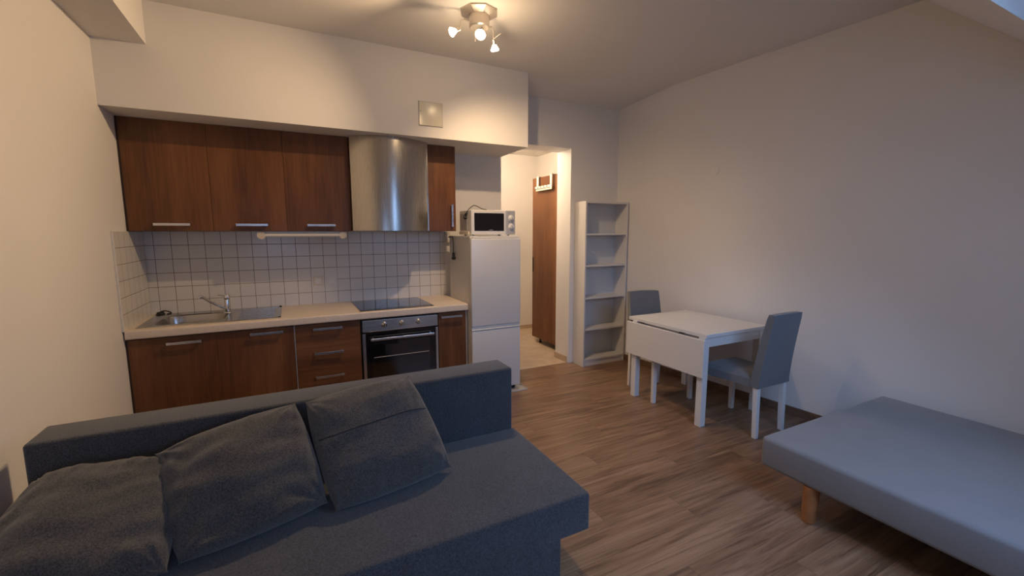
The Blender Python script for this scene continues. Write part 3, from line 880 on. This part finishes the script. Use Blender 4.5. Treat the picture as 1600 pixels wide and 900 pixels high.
# ------------------------------------------------------------------ chairs
def make_chair():
    t = thing('dining_chair', 'grey dining chair at the near end of the table, next to the bed', 'chair', (0, 0, 0), 'grey dining chairs at the table')
    # seat: covered, slightly tapered to the rear, domed
    bm = BM()
    N = 14
    def sp(u, v, z):
        w = .205 + .030*v  # half width, v=-1 rear .. 1 front
        return Vector((u*w, -.005 + v*.245, z))
    topv, botv = [], []
    for j in range(N+1):
        rt, rb = [], []
        for i in range(N+1):
            u, v = 2*i/N-1, 2*j/N-1
            e = max(abs(u), abs(v)); dome = .018*(1-u**4)*(1-v**4)
            ru = u*(1-.03*abs(v)**6); rv = v*(1-.03*abs(u)**6)
            p = sp(ru, rv, .462 + dome - .012*max(0, (e-.86)/.14)**2)
            rt.append(bm.verts.new(p)); rb.append(bm.verts.new(sp(ru, rv, .392 if abs(v) < .99 else .39)))
        topv.append(rt); botv.append(rb)
    for j in range(N):
        for i in range(N):
            bm.faces.new((topv[j][i], topv[j][i+1], topv[j+1][i+1], topv[j+1][i]))
            bm.faces.new((botv[j][i], botv[j+1][i], botv[j+1][i+1], botv[j][i+1]))
    for i in range(N):
        for a, b in (((0, i), (0, i+1)), ((N, i), (N, i+1)), ((i, 0), (i+1, 0)), ((i, N), (i+1, N))):
            bm.faces.new((botv[a[0]][a[1]], botv[b[0]][b[1]], topv[b[0]][b[1]], topv[a[0]][a[1]]))
    obj('seat', bm, M_CHAIR, t, smooth=True)
    # backrest: leaning back, slightly bowed
    bm = BM()
    NZ, NX = 14, 10
    def bp(u, k, side):
        z = .395 + (.955-.395)*k
        hw = .188 - .022*k
        yc = -.232 - .085*max(0, k-.05)**1.25 - .012*(1-u*u)*k
        th = .034 - .008*k
        if k > .93: th *= .85
        return Vector((u*hw, yc + side*th, z + (.006*(1-u*u) if k > .99 else 0)))
    F = [[bm.verts.new(bp(2*i/NX-1, j/NZ, 1)) for i in range(NX+1)] for j in range(NZ+1)]
    B = [[bm.verts.new(bp(2*i/NX-1, j/NZ, -1)) for i in range(NX+1)] for j in range(NZ+1)]
    for j in range(NZ):
        for i in range(NX):
            bm.faces.new((F[j][i], F[j][i+1], F[j+1][i+1], F[j+1][i])); bm.faces.new((B[j][i], B[j+1][i], B[j+1][i+1], B[j][i+1]))
        bm.faces.new((F[j][0], F[j+1][0], B[j+1][0], B[j][0])); bm.faces.new((F[j][NX], B[j][NX], B[j+1][NX], F[j+1][NX]))
    for i in range(NX):
        bm.faces.new((F[0][i], B[0][i], B[0][i+1], F[0][i+1])); bm.faces.new((F[NZ][i], F[NZ][i+1], B[NZ][i+1], B[NZ][i]))
    es = [e for e in bm.edges if len(e.link_faces) == 2 and e.calc_face_angle(0) > .8]
    bmesh.ops.bevel(bm, geom=es, offset=.008, segments=3, profile=.5, affect='EDGES')
    obj('backrest', bm, M_CHAIR, t, smooth=True)
    for sx, y, x in ((-1, .215, .195), (1, .215, .195), (-1, -.235, .160), (1, -.235, .160)):
        bm = BM()
        add_box(bm, sx*x-.020, sx*x+.020, y-.020, y+.020, 0, .398, bevel=.003)
        for v in bm.verts:
            k = 1 - v.co.z/.398
            v.co.x = sx*x + (v.co.x - sx*x)*(1-.15*k)
            v.co.y = y + (v.co.y-y)*(1-.15*k) + (-.012*k if y < 0 else 0)
        obj('leg', bm, M_LEGW, t)
    return t
ch = make_chair()
ch.location = (3.215, 2.185, 0)
ch2 = copy_tree(ch)
ch2['label'] = 'grey dining chair at the far end of the table, by the bookshelf'
ch2.location = (3.115, 2.975, 0); ch2.rotation_euler = (0, 0, pi - radians(11))

# ------------------------------------------------------------------ bed base
c = thing('bed_base', 'light grey upholstered bed base on wooden legs along the right wall', 'bed', (3.05, .45, 0))
def soft_box(x0, x1, y0, y1, z0, z1, r, seg=4, nx=1, ny=1):
    bm = BM(); add_box(bm, x0, x1, y0, y1, z0, z1, bevel=r, seg=seg); return bm
bm = soft_box(2.368, 3.745, -.62, 1.463, .205, .382, .024, 5)
obj('upholstered_frame', bm, M_BED, c, smooth=True)
for x, y in ((2.414, 1.20), (3.60, 1.195), (2.414, -.45), (3.60, -.45)):
    obj('leg', add_lathe(BM(), (x, y, 0), [(.030, 0), (.034, .004), (.040, .206)], 28), M_BEDLEG, c, smooth=True)
obj('fabric_label', box(2.395, 2.412, 1.4625, 1.4640, .275, .315), M_WPLAST, c)

# ------------------------------------------------------------------ sofa
c = thing('sofa_bed', 'dark blue-grey armless sofa bed standing with its back to the kitchen', 'sofa', (.1, 1.9, 0))
SXL, SXR = -.925, 1.130
bm = add_box(BM(), SXL, SXR, 1.440, 2.180, .232, .402)
es = [e for e in bm.edges if not all(v.co.z < .24 for v in e.verts)]
bmesh.ops.bevel(bm, geom=es, offset=.016, segments=4, profile=.5, affect='EDGES')
obj('seat', bm, M_SOFA, c, smooth=True)
obj('backrest', soft_box(SXL, SXR-.012, 2.178, 2.372, .22, .768, .016, 4), M_SOFA, c, smooth=True)
obj('base', box(SXL+.14, .972, 1.440, 2.30, .012, .232), M_SOFA, c, smooth=True)
for x in (SXL+.2, .90):
    for y in (1.52, 2.22): obj('foot', add_cyl(BM(), (x, y, 0), (x, y, .014), .02, seg=16), M_BLACK, c)

# ------------------------------------------------------------------ pillows
def pillow(label, TL, TR, BR, BL, T, Tb, seed, seam=None, fold=1.0):
    """soft square pillow: bilinear between its four corners, puffed along its normal"""
    TL, TR, BR, BL = map(Vector, (TL, TR, BR, BL))
    nrm = ((TR-BL).cross(TL-BR)).normalized()
    cen = (TL+TR+BR+BL)/4
    if nrm.dot(Vector((0, 0, 1.55)) - cen) < 0: nrm = -nrm
    N = 72
    bm = BM(); F = []; B = []
    def pos(u, v, side):
        # pull edge midpoints in, leaving pointed corners
        pu = u*(1 - -.035*(1-v*v)*abs(u)**1.5 - .05*(abs(v)**5)*abs(u)*(1-abs(v)**12)); pv = v*(1 - -.035*(1-u*u)*abs(v)**1.5 - .05*(abs(u)**5)*abs(v)*(1-abs(u)**12))
        s, q = (pu+1)/2, (pv+1)/2
        p = BL*(1-s)*(1-q) + BR*s*(1-q) + TR*s*q + TL*(1-s)*q
        prof = (max(0, 1-abs(u)**2.6)**.50)*(max(0, 1-abs(v)**2.6)**.50)
        e = 1-max(abs(u), abs(v))
        w = 0
        # creases radiating from edges, soft dents
        nz = noise.noise(Vector((u*1.3+seed, v*1.3-seed, side)))*.22
        st = noise.noise(Vector(((u+.25*v)*1.6+seed*2, (v-.15*u)*4.2, seed)))
        st2 = noise.noise(Vector(((u-.3*v)*8.0, (v+.2*u)*1.4, seed*3)))
        edge = math.exp(-(e/.28))
        w = (st*.024*(.40+edge*.8) + st2*.016*edge)*fold*min(1, e*9)
        cr = 0
        for cu, cv in ((-1, -1), (1, -1), (1, 1), (-1, 1)):
            du, dv = u-cu, v-cv; rr = sqrt(du*du+dv*dv)+1e-6
            an = atan2(abs(dv), abs(du))
            cr += sin(an*13 + seed*5 + cu*2)*math.exp(-rr/.33)*min(1, rr*5)*.010
        w += cr*fold*min(1, e*8)
        h = (T if side > 0 else -Tb)*prof*(1+nz)
        return p + nrm*(h + w*(1 if side > 0 else .3))
    for j in range(N+1):
        rf, rb = [], []
        for i in range(N+1):
            # denser near the edges
            u = sin((2*i/N-1)*pi/2); v = sin((2*j/N-1)*pi/2)
            edge = i in (0, N) or j in (0, N)
            vf = bm.verts.new(pos(u, v, 1)); rf.append(vf)
            rb.append(vf if edge else bm.verts.new(pos(u, v, -1)))
        F.append(rf); B.append(rb)
    for j in range(N):
        for i in range(N):
            bm.faces.new((F[j][i], F[j][i+1], F[j+1][i+1], F[j+1][i]))
            q = (B[j][i], B[j+1][i], B[j+1][i+1], B[j][i+1])
            bm.faces.new(q)
    loc = cen.copy()
    t = thing('pillow', label, 'pillow', loc, 'blue-grey pillows on the sofa')
    for v in bm.verts: v.co = v.co
    o = obj('cover', bm, M_PILLOW, t, smooth=False)
    for p in o.data.polygons: p.use_smooth = True
    if seam is not None:
        pts = []
        for k in range(41):
            u = -.93 + 1.86*k/40
            pts.append(pos(u, seam + .02*sin(u*3), 1) + nrm*.0002)
        obj('zip_seam', add_tube(BM(), pts, .0022, 6), M_SEAM, t, smooth=True)
    return t

pillow('blue-grey pillow at the left end of the sofa, slumped flat against the wall side',
       (-.86, 2.10, .665), (-.455, 2.09, .650), (-.415, 1.67, .440), (-.965, 1.66, .43), .125, .035, 3.1)
pillow('middle blue-grey pillow on the sofa, leaning against its left neighbour',
       (-.515, 2.065, .690), (-.012, 2.085, .800), (.085, 1.830, .440), (-.400, 1.715, .425), .120, .035, 7.7)
pillow('rightmost blue-grey pillow on the sofa, with a seam across its front',
       (.022, 2.085, .795), (.500, 2.115, .835), (.640, 1.885, .425), (.105, 1.790, .415), .110, .045, 12.4, seam=.22, fold=.7)
